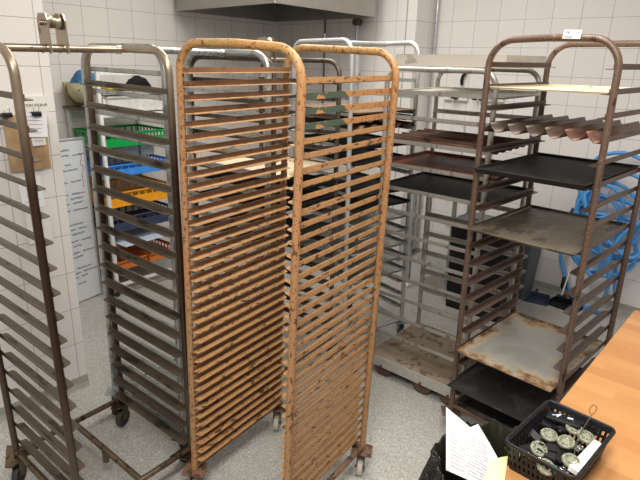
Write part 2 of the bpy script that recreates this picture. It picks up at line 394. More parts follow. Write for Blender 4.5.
def caster(root, x, y, mat_f, mat_w, rot, R_=.045, top=.13, plate=.09, wname='wheel', tri=False):
    rot_m = frame(x, y, 0, rot)
    m = MB()
    if tri: m.prism([(-plate*.8, -plate*.6), (plate*.8, -plate*.6), (plate*.15, plate*.8), (-plate*.15, plate*.8)], .006, None, top-.01)
    else: m.box((0, 0, top-.006), (plate, plate*.85, .008), 0, .002)
    m.cyl((0, 0, top-.012), (0, 0, top-.028), .02)
    for sx in (-1, 1):
        m.prism([(-.02, 0), (.02, 0), (.012+.02, -(top-.03-R_)), (.012, -(top-.03-R_)-.012), (-.004, -(top-.03-R_))], .003,
                Matrix.Translation((sx*.016-.0015, 0, top-.026)) @ Matrix(((0, 0, 1, 0), (1, 0, 0, 0), (0, 1, 0, 0), (0, 0, 0, 1))))
    m.box((0, .005, top-.028), (.035, .04, .004))
    m.cyl((-.022, .012, R_), (.022, .012, R_), .005)
    c = m.build('caster', mat_f, root, rot_m)
    w = MB(); T = Matrix.Translation((0, .012, R_)) @ Matrix.Rotation(math.pi/2, 4, 'Y')
    w.lathe([(.008, -.009), (R_*.55, -.008), (R_*.62, -.012), (R_*.93, -.012), (R_, -.008), (R_, .008), (R_*.93, .012), (R_*.62, .012), (R_*.55, .008), (.008, .009), (.008, -.009)], 20, T)
    w.build(wname, mat_w, c)
    return c
def rack_matrix(x, y, yaw, tilt):
    up = Vector((math.tan(R(tilt[0])), math.tan(R(tilt[1])), 1)).normalized()
    xa = Vector((math.cos(R(yaw)), math.sin(R(yaw)), 0)); xa = (xa-up*xa.dot(up)).normalized(); ya = up.cross(xa)
    return Matrix(((xa.x, ya.x, up.x, x), (xa.y, ya.y, up.y, y), (xa.z, ya.z, up.z, 0), (0, 0, 0, 1)))
def rack(label, x, y, yaw, w, d, H, tilt, mode, zs, mats, r=.0125, Rc=.09, hv=.02, dl=.03, z0=.12, base='frame', hook=False,
         link_z=None, cast=(None, None), patches=None, jit=.0, name='baking_rack', wheel_R=.045, inset=0, tri=False, near_mat=None, crossbar=True):
    """local x across between the runner panels, local y along the runners, near end at -d/2"""
    root = thing(name, label, 'rack', rack_matrix(x, y, yaw, tilt))
    mp, mt, mr, mb = mats
    if mode == 'portal':
        for s in (-1, 1): arch(-w/2, w/2, z0, H, Rc, 0, s*d/2, r, .004 if s < 0 else 0).build('end_arch', mp, root)
    else:
        for s in (-1, 1): arch(-d/2, d/2, z0, H, Rc, 1, s*w/2, r).build('side_arch', mp, root)
        z = link_z if link_z else H-r-.004
        m = MB().tube([(-w/2+r*.8, 0, z), (0, 0, z), (w/2-r*.8, 0, z)], r*.95, 14)
        for s in (-1, 1): m.tube([(s*(w/2-r*2.0), 0, z), (s*(w/2-r*.7), 0, z)], r*1.12, 14)
        m.build('top_tube', mt, root)
    L = d+r*.6
    xo = w/2-r-inset
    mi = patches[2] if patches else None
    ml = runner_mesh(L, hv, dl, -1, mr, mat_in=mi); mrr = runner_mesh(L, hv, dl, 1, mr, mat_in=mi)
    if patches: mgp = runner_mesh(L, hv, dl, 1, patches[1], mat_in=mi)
    for k, z in enumerate(zs):
        for s in (-1, 1):
            me = ml if s < 0 else (mgp if patches and k in patches[0] else mrr)
            M = Matrix.Translation((s*xo, 0, z)) @ Matrix.Rotation(random.uniform(-jit, jit), 4, 'X') @ Matrix.Rotation(random.uniform(-jit, jit)*3, 4, 'Y')
            o = link('runner', me, root, M)
            if patches and s > 0 and k in patches[0]: o['label'] = 'orange runner with dark green paint patches'
    zb = z0+.012
    if base == 'frame':
        for s in (-1, 1): MB().cyl((s*w/2, -d/2, zb), (s*w/2, d/2, zb), r*.95).build('base_rail', mb, root)
        for s in (-1, 1): MB().cyl((-w/2, s*d/2, zb), (w/2, s*d/2, zb), r*.95).build('base_crossbar', mb, root)
        if crossbar:
            MB().cyl((0, -d/2, zb), (0, d/2, zb), r*.95).build('base_rail', mb, root)
            MB().cyl((0, .0, zb), (0, .0, zb-.06), r*1.05).build('locking_peg', mb, root)
    elif base == 'rails':
        for s in (-1, 1): MB().cyl((s*w/2, -d/2, zb), (s*w/2, d/2, zb), r*.95).build('base_rail', mb, root)
        MB().cyl((-w/2, d/2, zb), (w/2, d/2, zb), r*.95).build('base_crossbar', mb, root)
    elif base == 'bar':
        for s in (-1, 1): MB().cyl((-w/2, s*d/2, zb+.02), (w/2, s*d/2, zb+.02), r*.95).build('base_crossbar', mb, root)
        for s in (-1, 1): MB().cyl((s*w/2, -d/2, zb+.02), (s*w/2, d/2, zb+.02), r*.95).build('base_rail', mb, root)
    if base != 'none':
        k = 0
        for sx in (-1, 1):
            for sy in (-1, 1):
                caster(root, sx*w/2, sy*d/2, cast[0], cast[1], random.uniform(-.3, .3)-R(yaw)+(math.pi if sy > 0 else 0), wheel_R, z0, tri=tri)
    if hook:
        z = link_z if link_z else H-r-.004
        m = MB()
        for s in (-1, 1):
            m.prism([(-.036, -.012), (-.032, .085), (-.024, .104), (.024, .104), (.032, .085), (.032, -.012), (.022, -.016), (.022, .012), (-.022, .012), (-.022, -.016)][::-1], .005,
                    Matrix.Translation((s*.028+.0025, 0, z)) @ Matrix(((0, 0, -1, 0), (1, 0, 0, 0), (0, 1, 0, 0), (0, 0, 0, 1))))
        m.cyl((-.042, 0, z+.076), (.042, 0, z+.076), .009)
        hk = m.build('hanging_hook', mt, root)
        MB().lathe([(.008, -.022), (.024, -.022), (.026, -.016), (.020, -.012), (.020, .012), (.026, .016), (.024, .022), (.008, .022)], 20,
                   Matrix.Translation((0, 0, z+.080)) @ Matrix.Rotation(math.pi/2, 4, 'Y')).build('roller', mt, hk)
    root['_h'] = H
    return root
def lv(z0, p, n): return [z0-p*k for k in range(n)]

ORD = (M_['orange_post'], M_['orange_post'], M_['orange'], M_['brown_orange'])
rA = rack('orange painted narrow tray rack with closely spaced runners in front', -.138, 1.886, -34.9, .477, .529, 1.765+.012, (1.11, -1.49), 'portal',
          lv(1.672, .0415, 37), ORD, r=.0128, Rc=.085, hv=.0185, dl=.028, z0=.125, base='rails', cast=(M_['brown_orange'], M_['wheel_pale']), wheel_R=.038,
          patches=((1, 2, 3), M_['green_patch'], M_['orange_in_shade']), jit=.003)
rB = rack('brown heat-stained steel rack with roller hook, empty, at left', -.883*.995, 1.890*.995, 51.5, .488, .522, 1.744+.012, (.19, -1.37), 'panel',
          lv(1.606, .0836, 18), (M_['post_b'], M_['bronze_top'], M_['runner_b'], M_['bronze']), r=.013, Rc=.075, hv=.018, dl=.031, z0=.135,
          hook=True, cast=(M_['bronze'], M_['rubber']), tri=True, wheel_R=.042)
K = 1.045
rE = rack('galvanised grey steel rack between the brown hook rack and the orange rack', -.6*K, 2.261*K, 51.7, .5*K, .519*K, 1.766, (.39, -.02), 'panel',
          lv(1.657, .0860, 18), (M_['galv'], M_['galv'], M_['galv'], M_['galv']), r=.014, Rc=.085, hv=.018, dl=.032, z0=.135, cast=(M_['galv'], M_['rubber']))
K = 1.03
rF = rack('dark brown steel rack with hook, half hidden behind the orange rack', -.283*K, 2.737*K, 54.6, .5*K, .521*K, 1.742, (-.07, .28), 'panel',
          lv(1.615, .0846, 17), (M_['dark_steel'], M_['bronze_top'], M_['dark_steel'], M_['dark_steel']), r=.0125, Rc=.075, hv=.02, dl=.034, z0=.135,
          hook=True, cast=(M_['dark_steel'], M_['rubber']))
rG = rack('pale silver rack with tall rounded tubes standing by the pillar', .197, 3.269, 36.6, .481, .532, 1.848, (-.92, -.22), 'panel',
          lv(1.625, .087, 17), (M_['silver'], M_['silver'], M_['galv'], M_['silver']), r=.0135, Rc=.075, hv=.018, dl=.034, z0=.13, cast=(M_['galv'], M_['rubber']))
K = 1.04
Hw, Hd = .472*K, .544*K
rH = rack('aluminium tray rack on low rusty wheeled platform behind the brown rack', .68*K, 2.691*K, -41.1-90, Hw, Hd, 1.72, (-.83, -.55), 'panel',
          lv(1.590, .1208, 12), (M_['alu'], M_['alu_pale'], M_['alu'], M_['alu']), r=.0125, Rc=.075, hv=.020, dl=.03, z0=.13, base='none')
rI = rack('brown oxidised tray rack at right, holding trays, beside the table', 1.034, 2.292, -45.0, .482, .544, 1.829+.012, (-.75, -.2), 'portal',
          lv(1.727, .0838, 19), (M_['brown'], M_['brown'], M_['brown_runner'], M_['brown']), r=.0128, Rc=.10, hv=.020, dl=.034, z0=.12, base='bar',
          cast=(M_['brown'], M_['rubber']))
for r_ in (rA, rB, rE, rF, rG, rH, rI):
    del r_['_h']

def weld(root, x, y, z, r):
    MB().lathe([(r, -.006), (r*1.14, -.003), (r*1.14, .003), (r, .006)], 16, Matrix.Translation((x, y, z)) @ Matrix.Rotation(math.pi/2, 4, 'Y')).build('weld_ring', M_['brown'], root)
weld(rI, .01, -.272, 1.832, .0125)
st = MB().box((0, 0, 0), (.062, .0015, .030), 0, 0).build('sticker', M_['paper'], rI, Matrix.Translation((.075, -.2865, 1.842)) @ Matrix.Rotation(R(-8), 4, 'X') @ Matrix.Rotation(R(2), 4, 'Y'))
st['label'] = 'white printed sticker on the top tube'
RX = Matrix.Rotation(math.pi/2, 4, 'X')
text_mesh('Fk', .014, Matrix.Translation((-.022, -.0012, .002)) @ RX, 'print', M_['ink'], st)
text_mesh('12.00', .009, Matrix.Translation((.004, -.0012, .003)) @ RX, 'print', M_['ink_grey'], st)
text_mesh('||||||||||||', .010, Matrix.Translation((-.028, -.0012, -.011)) @ RX, 'print', M_['ink'], st)

# platform of the aluminium rack
def platform():
    m = MB(); w, d = Hw+.04, Hd+.05
    m.box((0, 0, .125), (w-.004, d-.004, .006)); m.build('platform_plate', M_['platform'], rH)
    for s in (-1, 1):
        MB().box((s*(w/2-.002), 0, .098), (.004, d, .062), 0, .001).build('platform_skirt', M_['skirt'], rH)
        MB().box((0, s*(d/2-.002), .098), (w-.01, .004, .062), 0, .001).build('platform_skirt', M_['skirt'], rH)
    for sx in (-1, 1):
        for y in (-.21, .05, .22):
            MB().lathe([(.01, -.012), (.04, -.011), (.046, -.014), (.058, -.014), (.060, -.008), (.060, .008), (.058, .014), (.046, .014), (.04, .011), (.01, .012), (.01, -.012)], 22,
                       Matrix.Translation((sx*(w/2-.03), y, .060)) @ Matrix.Rotation(math.pi/2, 4, 'Y')).build('wheel', M_['wheel_brown'], rH)
            MB().cyl((sx*(w/2-.05), y, .075), (sx*(w/2+.006), y, .075), .008).build('axle_bolt', M_['wheel_brown'], rH)
platform()

# ---------------------------------------------------------------- trays
def tray_mesh(w, d, lip, mat, flare=.006, th=.0018, open_front=False, name='tray'):
    m = MB(); a, b = w/2, d/2
    inner = [(-a+flare, -b+flare), (a-flare, -b+flare), (a-flare, b-flare), (-a+flare, b-flare)]
    outer = [(-a, -b), (a, -b), (a, b), (-a, b)]
    vs = [(x, y, 0) for x, y in inner]+[(x, y, lip) for x, y in outer]+[(x, y, -th) for x, y in inner]+[(x*1.006, y*1.006, lip) for x, y in outer]
    fs = [(0, 1, 2, 3), (8, 11, 10, 9)]
    for i in range(4):
        j = (i+1) % 4
        fs += [(i, 4+i, 4+j, j), (8+i, 8+j, 12+j, 12+i), (4+i, 12+i, 12+j, 4+j)]
    m.add(vs, fs); m.tube([(x*1.003, y*1.003, lip) for x, y in outer], .0022, 6, True)
    return m.mesh(name, mat)
def corrugated_mesh(w, d, n, amp, mat, name='tray', th=.0016):
    m = MB(); N = n*16; vs = []; fs = []
    prof = []
    for i in range(N+1):
        u = i/N; ph = u*n*2*math.pi
        z = amp*(1-2*(abs(math.cos(ph/2))+.02)**.72)
        prof.append((-w/2+u*w, z))
    for y in (-d/2, d/2):
        vs += [(x, y, z) for x, z in prof]+[(x, y, z-th) for x, z in prof]
    q = N+1
    for i in range(N):
        fs += [(i, i+1, 2*q+i+1, 2*q+i), (q+i, 3*q+i, 3*q+i+1, q+i+1), (i, q+i, q+i+1, i+1), (2*q+i, 2*q+i+1, 3*q+i+1, 3*q+i)]
    fs += [(0, 2*q, 3*q, q), (N, q+N, 3*q+N, 2*q+N)]
    m.add(vs, fs, True); return m.mesh(name, mat)
def on_rack(rk, me, name, label, cat, z, dy=0, dx=0, rz=0, group=None):
    M = rk.matrix_world @ Matrix.Translation((dx, dy, z)) @ Matrix.Rotation(rz, 4, 'Z')
    return tag(link(name, me, None, M), label, cat, group)
bpy.context.view_layer.update()
ZI = lv(1.727, .0838, 19); TW = .482-.0128*2-.012; TH = .0045
t_black = tray_mesh(TW, .60, .010, M_['blacktray'])
t_black2 = tray_mesh(TW, .60, .008, M_['blacktray'])
on_rack(rI, tray_mesh(TW, .54, .004, M_['board'], .002), 'baking_sheet', 'thin pale yellow sheet on the topmost tray level of the brown rack', 'baking sheet', ZI[1]+TH, -.005)
on_rack(rI, corrugated_mesh(TW+.002, .58, 6, .0195, M_['baguette_red']), 'baguette_tray', 'rust-red corrugated baguette tray on the right-hand brown rack', 'tray', ZI[3]+TH+.022, -.02)
on_rack(rI, t_black, 'baking_tray', 'flat black tray below the corrugated tray in the brown rack', 'tray', ZI[5]+TH+.0105, -.035)
on_rack(rI, t_black2, 'baking_tray', 'second black tray nested close under the flat black tray, brown rack', 'tray', ZI[5]+TH-.001, -.02)
on_rack(rI, tray_mesh(TW, .60, .008, M_['stained']), 'baking_tray', 'stained grey-brown tray at mid height in the brown rack', 'tray', ZI[8]+TH, -.025)
on_rack(rI, tray_mesh(TW, .60, .006, M_['rusty']), 'baking_tray', 'grey tray with burnt orange-brown edges in the brown rack', 'tray', ZI[15]+TH, -.03)
on_rack(rI, tray_mesh(TW, .62, .006, M_['blacktray']), 'baking_tray', 'lowest black speckled tray in the brown rack', 'tray', ZI[17]+TH, -.055)
on_rack(rI, tray_mesh(.44, .50, .006, M_['blacktray_clean']), 'base_tray', 'plain black sheet lying on the bottom bars of the brown rack', 'tray', .167, 0)
ZH = lv(1.590, .1208, 12); HW = Hw-.025-.012
on_rack(rH, corrugated_mesh(HW, Hd+.06, 6, .012, M_['baguette']), 'baguette_tray', 'dark ridged baguette tray in the aluminium rack', 'tray', ZH[2]+TH+.016, 0)
on_rack(rH, tray_mesh(HW, Hd+.06, .016, M_['crust']), 'baking_tray', 'dark tray crusted rust-red with crumbs in the aluminium rack', 'tray', ZH[3]+TH, .01)
on_rack(rH, tray_mesh(HW, Hd+.08, .012, M_['blacktray_clean']), 'baking_tray', 'deep black tray under the rust-red tray in the aluminium rack', 'tray', ZH[4]+TH, .01)
on_rack(rH, tray_mesh(HW, Hd+.06, .006, M_['alu_pale'], .002), 'baking_sheet', 'dusty pale metal sheet on the top level of the aluminium rack', 'baking sheet', ZH[0]+TH, 0)
# long shallow metal box across the top of the aluminium rack
m = MB(); L, D, Hh, t = .56, .44, .052, .002
m.box((0, 0, t/2), (D, L, t))
for s in (-1, 1): m.box((s*(D/2-t/2), 0, Hh/2), (t, L, Hh)); m.box((0, s*(L/2-t/2), Hh/2), (D, t, Hh))
for s in (-1, 1): m.box((s*(D/2-.006), 0, Hh), (.012, L, t)); m.box((0, s*(L/2-.006), Hh), (D, .012, t))
o = link('metal_box', m.mesh('metal_box', M_['alu_pale']), None, rH.matrix_world @ Matrix.Translation((.01, .03, 1.7215)))
tag(o, 'shallow pale metal tray box lying on top of the aluminium rack', 'tray')

ZF = lv(1.615, .0846, 17); FW = .5*1.03-.025-.012; FD = .521*1.03
tf_black = tray_mesh(FW, FD+.05, .012, M_['blacktray_clean'])
on_rack(rF, tray_mesh(FW, FD+.06, .006, M_['paper_tray']), 'baking_tray', 'tray lined with pale speckled parchment in the dark hook rack', 'tray', ZF[5]+TH)
for k, wd_ in ((6, 'first below the parchment tray'), (7, 'second below the parchment tray'), (9, 'third below the parchment tray')):
    on_rack(rF, tf_black, 'baking_tray', 'black tray in the dark hook rack, '+wd_, 'tray', ZF[k]+TH, random.uniform(-.02, .02), 0, 0, 'black trays in the dark hook rack')
ZG = lv(1.625, .087, 17); GW = .481-.027-.012; GD = .532
tg = corrugated_mesh(GW, GD+.05, 5, .014, M_['baguette'])
tgb = tray_mesh(GW, GD+.06, .012, M_['blacktray_clean']); tgs = tray_mesh(GW, GD+.05, .012, M_['galv'])
on_rack(rG, tray_mesh(GW, GD+.05, .008, M_['brown_tray']), 'baking_tray', 'tray with crumbly brown surface, uppermost in the silver rack', 'tray', ZG[2]+TH+.012)
on_rack(rG, tg, 'baguette_tray', 'dark corrugated tray right under the crumbly brown tray in the silver rack', 'tray', ZG[2]+TH-.018, -.01, 0, 0, 'corrugated trays in the silver rack')
on_rack(rG, tg, 'baguette_tray', 'lower of the two dark corrugated trays in the silver rack', 'tray', ZG[3]+TH+.03, -.02, 0, 0, 'corrugated trays in the silver rack')
for k, wd_ in ((4, 'first'), (5, 'second'), (7, 'third'), (8, 'fourth')):
    on_rack(rG, tgb, 'baking_tray', wd_+' black tray below the corrugated ones in the silver rack', 'tray', ZG[k]+TH, random.uniform(-.03, .01), 0, 0, 'black trays in the silver rack')
for k, wd_ in ((9, 'uppermost'), (10, 'second'), (11, 'third'), (12, 'fourth'), (13, 'lowest')):
    on_rack(rG, tgs, 'baking_tray', 'grey metal tray low in the silver rack, '+wd_+' of the five', 'tray', ZG[k]+TH, -.01, 0, 0, 'grey trays low in the silver rack')

# ---------------------------------------------------------------- hood and pipes
def hood():
    C, L_, R2, B = Vector((-.34, 3.83)), Vector((-1.206, 4.70)), Vector((.391, 4.73)), Vector((-.475, 5.6))
    z0, z1 = 2.08, 2.62
    root = thing('extractor_hood', 'stainless steel extractor hood hanging high in the back corner', 'hood', frame(C.x, C.y, z0))
    def pan(a, b, nm):
        d = (b-a); az = math.atan2(d.y, d.x); mid = (a+b)/2-C
        m = MB().box((mid.x, mid.y, (z1-z0)/2), (d.length, .004, z1-z0), az)
        m.box((mid.x, mid.y, .006), (d.length, .014, .012), az)
        m.build(nm, M_['hood'], root)
    pan(C, L_, 'front_panel'); pan(C, R2, 'side_panel'); pan(L_, B, 'end_panel'); pan(R2, B, 'end_panel')
    m = MB(); P = [(p-C) for p in (C, R2, B, L_)]; m.prism([(p.x, p.y) for p in P], .004, None, z1-z0); m.build('top_panel', M_['hood'], root)
    MB().box((0, 0, (z1-z0)/2), (.022, .022, z1-z0+.004), R(48), .003).build('corner_trim', M_['chrome'], root)
    for a in (Vector((0, .4)), Vector((0, 1.3))):
        MB().cyl((a.x, a.y, z1-z0), (a.x, a.y, CEIL-z0), .006).build('hanging_rod', M_['chrome'], root)
hood()
W3M = frame(-.331, 5.596, 0, R(-41.58)); WRM = frame(1.034, 4.791, 0, R(-41.03)); WNM = frame(-1.249, 2.565, 0, R(48.47)); W2M = frame(-1.751, 4.154, 0, R(50.91))
t = thing('thin_pipe', 'thin dark vertical pipe hanging below the hood on pillar wall', 'pipe', W3M @ Matrix.Translation((.47, -.05, 0)))
MB().cyl((0, 0, .9), (0, 0, 2.6), .008).build('pipe', M_['dark_steel'], t); MB().cyl((0, 0, 1.93), (0, 0, 1.97), .012).build('coupling', M_['chrome'], t)
MB().box((0, .025, 1.2), (.02, .05, .02)).build('bracket', M_['chrome'], t)
t = thing('gas_pipe', 'galvanised pipe with dark valve knob below the hood', 'pipe', W3M @ Matrix.Translation((.84, -.05, 0)))
MB().cyl((0, 0, .3), (0, 0, 2.09), .016).build('pipe', M_['galv'], t)
m = MB().lathe([(0, -.03), (.03, -.03), (.042, -.018), (.042, .018), (.03, .03), (0, .03)], 10, Matrix.Translation((0, 0, 2.06)), False)
m.cyl((-.05, 0, 2.06), (.05, 0, 2.06), .012); m.build('valve_knob', M_['dark_steel'], t)
MB().cyl((-.02, -.02, 2.10), (.02, .01, 2.17), .016).build('elbow', M_['chrome'], t)
for z in (1.45, 1.62): MB().box((0, .02, z), (.06, .05, .03)).build('pipe_clamp', M_['galv'], t)
for i, (s, nm, r) in enumerate(((-.215, 'leftmost', .014), (-.175, 'middle', .020), (-.13, 'rightmost', .012))):
    t = thing('corner_pipe', 'bright metal water pipe running up beside the pillar, '+nm+' of three', 'pipe', WRM @ Matrix.Translation((s, -.035, 0)), 'three pipes beside the pillar')
    MB().cyl((0, 0, .07), (0, 0, CEIL), r).build('pipe', M_['chrome'] if i != 1 else M_['silver'], t)
    for z in (.5, 1.5, 2.4): MB().box((0, .02, z), (r*2., .04, .02)).build('pipe_clamp', M_['galv'], t)

# ---------------------------------------------------------------- things on the left wall
def squiggle(m, x0, z0, n, h, rnd, y=-.0012, w=.0022):
    """one handwritten word of n letters as thin strokes in the xz plane"""
    pts = []; x = x0
    for k in range(n*3+1):
        pts.append((x, y, z0+h*(.5+.5*math.sin(k*2.3+rnd.uniform(-.6, .6)))*rnd.uniform(.5, 1))); x += h*.33
    m.tube(pts, w/2, 4)
    return x
t = thing('notice_board', 'cream notice panel with two black clips on the left wall', 'notice', WNM @ Matrix.Translation((-.25, -.006, 1.455)))
MB().box((-.12, 0, .02), (.67, .008, .13)).build('panel', M_['paper_warm'], t)
text_mesh('ATION VELKUR', .0165, Matrix.Translation((.098, -.0045, .040)) @ RX, 'lettering', M_['ink'], t)
for x in (.024, .145):
    c = MB().cyl((x-.020, -.040, .012), (x+.020, -.040, .012), .009).box((x, -.030, .008), (.036, .05, .014)).build('bulldog_clip', M_['black'], t)
    MB().tube([(x-.010, -.045, .018), (x-.012, -.048, .036), (x, -.048, .044), (x+.012, -.048, .036), (x+.010, -.045, .018)], .0016, 6).build('clip_loop', M_['chrome'], c)
def sheet(name, label, cat, x, z, w, h, mat, yoff, Wm, curl=.008, rot=0, lines=0, cut=0):
    root = thing(name, label, cat, Wm @ Matrix.Translation((x, yoff, z)) @ Matrix.Rotation(rot, 4, 'Y'))
    m = MB(); nu, nv = 6, 8; vs = []; fs = []
    for j in range(nv+1):
        for i in range(nu+1):
            u, v = i/nu, j/nv
            vs.append(((u-.5)*w, -.001-curl*v*v-curl*.5*abs(u-.5), -v*h))
    q = len(vs); vs += [(a, b+.0006, c) for a, b, c in vs]
    for j in range(nv):
        for i in range(nu):
            a = j*(nu+1)+i; fs.append((a, a+nu+1, a+nu+2, a+1)); fs.append((q+a, q+a+1, q+a+nu+2, q+a+nu+1))
    m.add(vs, fs, True); m.build('sheet', mat, root)
    if lines:
        m = MB()
        for k in range(lines): m.box((random.uniform(-.02, .02)*w, -curl*((k+.8)/(lines+1))**2-curl*.35-.0028, -h*(k+.8)/(lines+1)), (w*random.uniform(.4, .75), .0006, .0022))
        m.build('print', M_['ink_grey'], root)
    return root
t = thing('paper_bag', 'brown kraft paper bag clipped to the left wall', 'bag', WNM @ Matrix.Translation((-.145, -.012, 1.462)))
m = MB()
m.grid(lambda u, v: ((u-.5)*.175, -.004-.022*math.sin(math.pi*u)**.5*math.sin(math.pi*min(1, v*.93+.05))-.002*math.sin(u*17+v*9), -v*.25), 14, 16)
m.grid(lambda u, v: ((.5-u)*.175, .0, -v*.25), 4, 4)
m.build('bag_body', M_['kraft'], t)
MB().grid(lambda u, v: ((u-.5)*.06-.01, -.030-.002*math.sin(u*9), -.17-v*.03-.01*math.sin(math.pi*u)), 6, 2).build('crease', M_['kraft'], t)
sheet('receipt', 'torn white receipt in front of the kraft bag', 'paper', -.118, 1.470, .115, .105, M_['paper'], -.045, WNM, .006, R(4), 5)
sheet('receipt', 'smaller white slip under the torn receipt on the kraft bag', 'paper', -.110, 1.40, .06, .075, M_['paper_warm'], -.041, WNM, .004, R(-2), 3)
sheet('paper_note', 'white note sheet on tiles just below the kraft bag', 'paper', -.16, 1.18, .10, .15, M_['paper'], -.003, WNM, .004, R(-3), 4)
sheet('paper_note', 'lower white note with curled corner on the left wall', 'paper', -.14, 1.03, .11, .17, M_['paper_warm'], -.003, WNM, .006, R(2), 2)

# whiteboard standing on the floor behind the left wall's corner
d = Vector((-1.652+1.732, 3.759-3.609)).normalized(); az = math.atan2(d.y, d.x)
t = thing('whiteboard', 'narrow whiteboard with blue handwriting leaning by the crate trolley', 'whiteboard', frame(-1.652, 3.759, 0, az) @ Matrix.Rotation(R(-1.0), 4, 'X'))
MB().box((-.25, 0, .59), (.49, .012, 1.16), 0, .001).build('writing_surface', M_['wb'], t)
m = MB(); 
for x in (-.5, 0): m.box((x, 0, .59), (.018, .02, 1.18), 0, .003)
m.box((-.25, 0, 1.175), (.5, .02, .018), 0, .003)
m.build('frame', M_['silver'], t)
rnd = random.Random(3); z = 1.10
rows = []
while z > .12:
    if rnd.random() < .92:
        x = -.46+rnd.random()*.03; m = MB()
        while x < -.10:
            x = squiggle(m, x, z, rnd.randint(3, 7), .017, rnd, -.0075, .0042)+.02
            if rnd.random() < .05: break
        m.build('handwritten_line', M_['ink_blue'], t)
    z -= rnd.choice([.032, .036, .05])
m = MB(); m.tube([(-.05, -.008, 1.08), (-.03, -.008, 1.05), (-.05, -.008, 1.0), (-.02, -.008, .98), (-.045, -.008, .93), (-.04, -.008, .84)], .002, 4); m.build('pink_scribble', M_['ink_red'], t)['label'] = 'pink marker scribble'

# ---------------------------------------------------------------- crate trolley by the back wall
SA = R(50.91); SM = frame(-1.506, 3.715, 0, SA); SWd, SDp = .56, .44      # local x along the wall, y towards the wall
t = thing('crate_trolley', 'white tubular shelf trolley full of coloured crates by the back wall', 'trolley', SM)
for x in (0, SWd):
    for y in (0, SDp):
        h_ = 1.54 if (x or not y) else 1.26
        MB().box((x, y, .09+h_/2), (.026, .026, h_), 0, .003).build('post', M_['white'], t)
for z in (.10, 1.345, 1.62):
    MB().box((SWd/2, 0, z-.012), (SWd-.026, .022, .022), 0, .002).build('shelf_rail', M_['white'], t)
    if z < 1.3: MB().box((SWd/2, SDp, z-.012), (SWd-.026, .022, .022), 0, .002).build('shelf_rail', M_['white'], t)
for z in (.20, .485, .675, .895, 1.105): 
    for x in (.008, SWd-.008): MB().box((x, SDp/2, z), (.03, SDp-.026, .006)).box((x-.008 if x < .1 else x+.008, SDp/2, z+.008), (.003, SDp-.026, .02)).build('crate_runner', M_['galv'], t)
for z in (1.345, 1.495): MB().box((SWd/2+.03, .10, z), (SWd-.09, .19, .006)).build('shelf_plate', M_['dark_steel'], t)
for x in (0, SWd):
    for y in (0, SDp): caster(t, x, y, M_['galv'], M_['rubber'], 0, .035, .095, .05)
def crate(label, x0, x1, y0, y1, z, h, mat, slots=True, group=None, name='crate'):
    w, d_ = x1-x0, y1-y0; root = thing(name, label, 'crate', SM @ Matrix.Translation(((x0+x1)/2, (y0+y1)/2, z)), group)
    m = MB(); th = .004; n = 9
    m.box((0, 0, th/2), (w-.02, d_-.02, th))
    for z_ in (.010, h-.008): 
        for s in (-1, 1): m.box((0, s*(d_/2-.008), z_), (w, .010, .016)); m.box((s*(w/2-.008), 0, z_), (.010, d_, .016))
    for s in (-1, 1):
        for k in range(n+1):
            m.box(((k/n-.5)*(w-.016), s*(d_/2-.010), h/2), (.012 if slots else w/n, .005, h-.02)); m.box((s*(w/2-.010), (k/n-.5)*(d_-.016), h/2), (.005, .012 if slots else d_/n, h-.02))
    m.box((0, -(d_/2-.009), h*.32), (w-.02, .004, h*.55)); m.box((-(w/2-.009), 0, h*.32), (.004, d_-.02, h*.55))
    m.build('crate_body', mat, root)
    m = MB()
    for s in (-1, 1):
        m.box((0, s*(d_/2-.004), h-.004), (w+.01, .018, .008), 0, .002); m.box((s*(w/2-.004), 0, h-.004), (.018, d_+.01, .008), 0, .002)
    m.build('rim', mat, root)
    return root
crate('bright green crate with slotted sides on the upper shelf of the trolley', -.0, .53, -.01, .40, 1.113, .10, M_['green'])
crate('bright blue crate on the middle shelf of the trolley', -.0, .54, 0, .40, .903, .085, M_['blue'])
crate('amber yellow slotted crate below the blue crate', -.0, .54, -.01, .42, .683, .11, M_['yellow'])
crate('navy blue crate on the trolley beneath the amber crate', -.01, .56, 0, .42, .493, .11, M_['navy'])
crate('orange crate, left of two on the low shelf of the trolley', .0, .27, -.01, .40, .303-.10, .07, M_['orange_pl'])
crate('orange crate, right of two on the low shelf of the trolley', .285, .56, -.01, .40, .303-.10, .07, M_['orange_pl'])
crate('milky white crate on the trolley below the yellow tray', .05, .54, .0, .19, 1.352, .105, M_['offwhite'], False)
# loose things in and on the crates
o = MB().box((0, 0, .004), (.50, .36, .008), 0, .002).build('plastic_sheet', M_['lid'], None, SM @ frame(.30, .13, .395, R(4))); tag(o, 'pale blue-white plastic lid between navy and orange crates', 'lid')
o = MB().box((0, 0, .02), (.24, .2, .04), 0, .008).build('container', M_['darkred'], None, SM @ frame(.14, .14, .352, R(10))); tag(o, 'dark red flat container under the pale lid', 'container')
m = MB().box((0, 0, .003), (.22, .16, .006), 0, .002)
for s in (-1, 1): m.box((0, s*.08, .012), (.22, .006, .018), 0, .002); m.box((s*.11, 0, .012), (.006, .16, .018), 0, .002)
o = m.build('yellow_tray', M_['yellow2'], None, SM @ frame(.19, .10, 1.503, R(3))); tag(o, 'small yellow plastic tray on top of the trolley', 'tray')
m = MB(); m.grid(lambda u, v: ((u-.5)*.16, (v-.5)*.13, .006+.085*(math.sin(math.pi*u)**.45)*(math.sin(math.pi*v)**.45)*(1+.18*math.sin(u*11+1)*math.cos(v*9))), 14, 12)
m.grid(lambda u, v: ((.5-u)*.16, (v-.5)*.13, .001), 2, 2)
o = m.build('black_cloth', M_['glove'], None, SM @ frame(.385, .13, 1.503, .2)); tag(o, 'crumpled black cloth beside the small yellow tray', 'cloth')
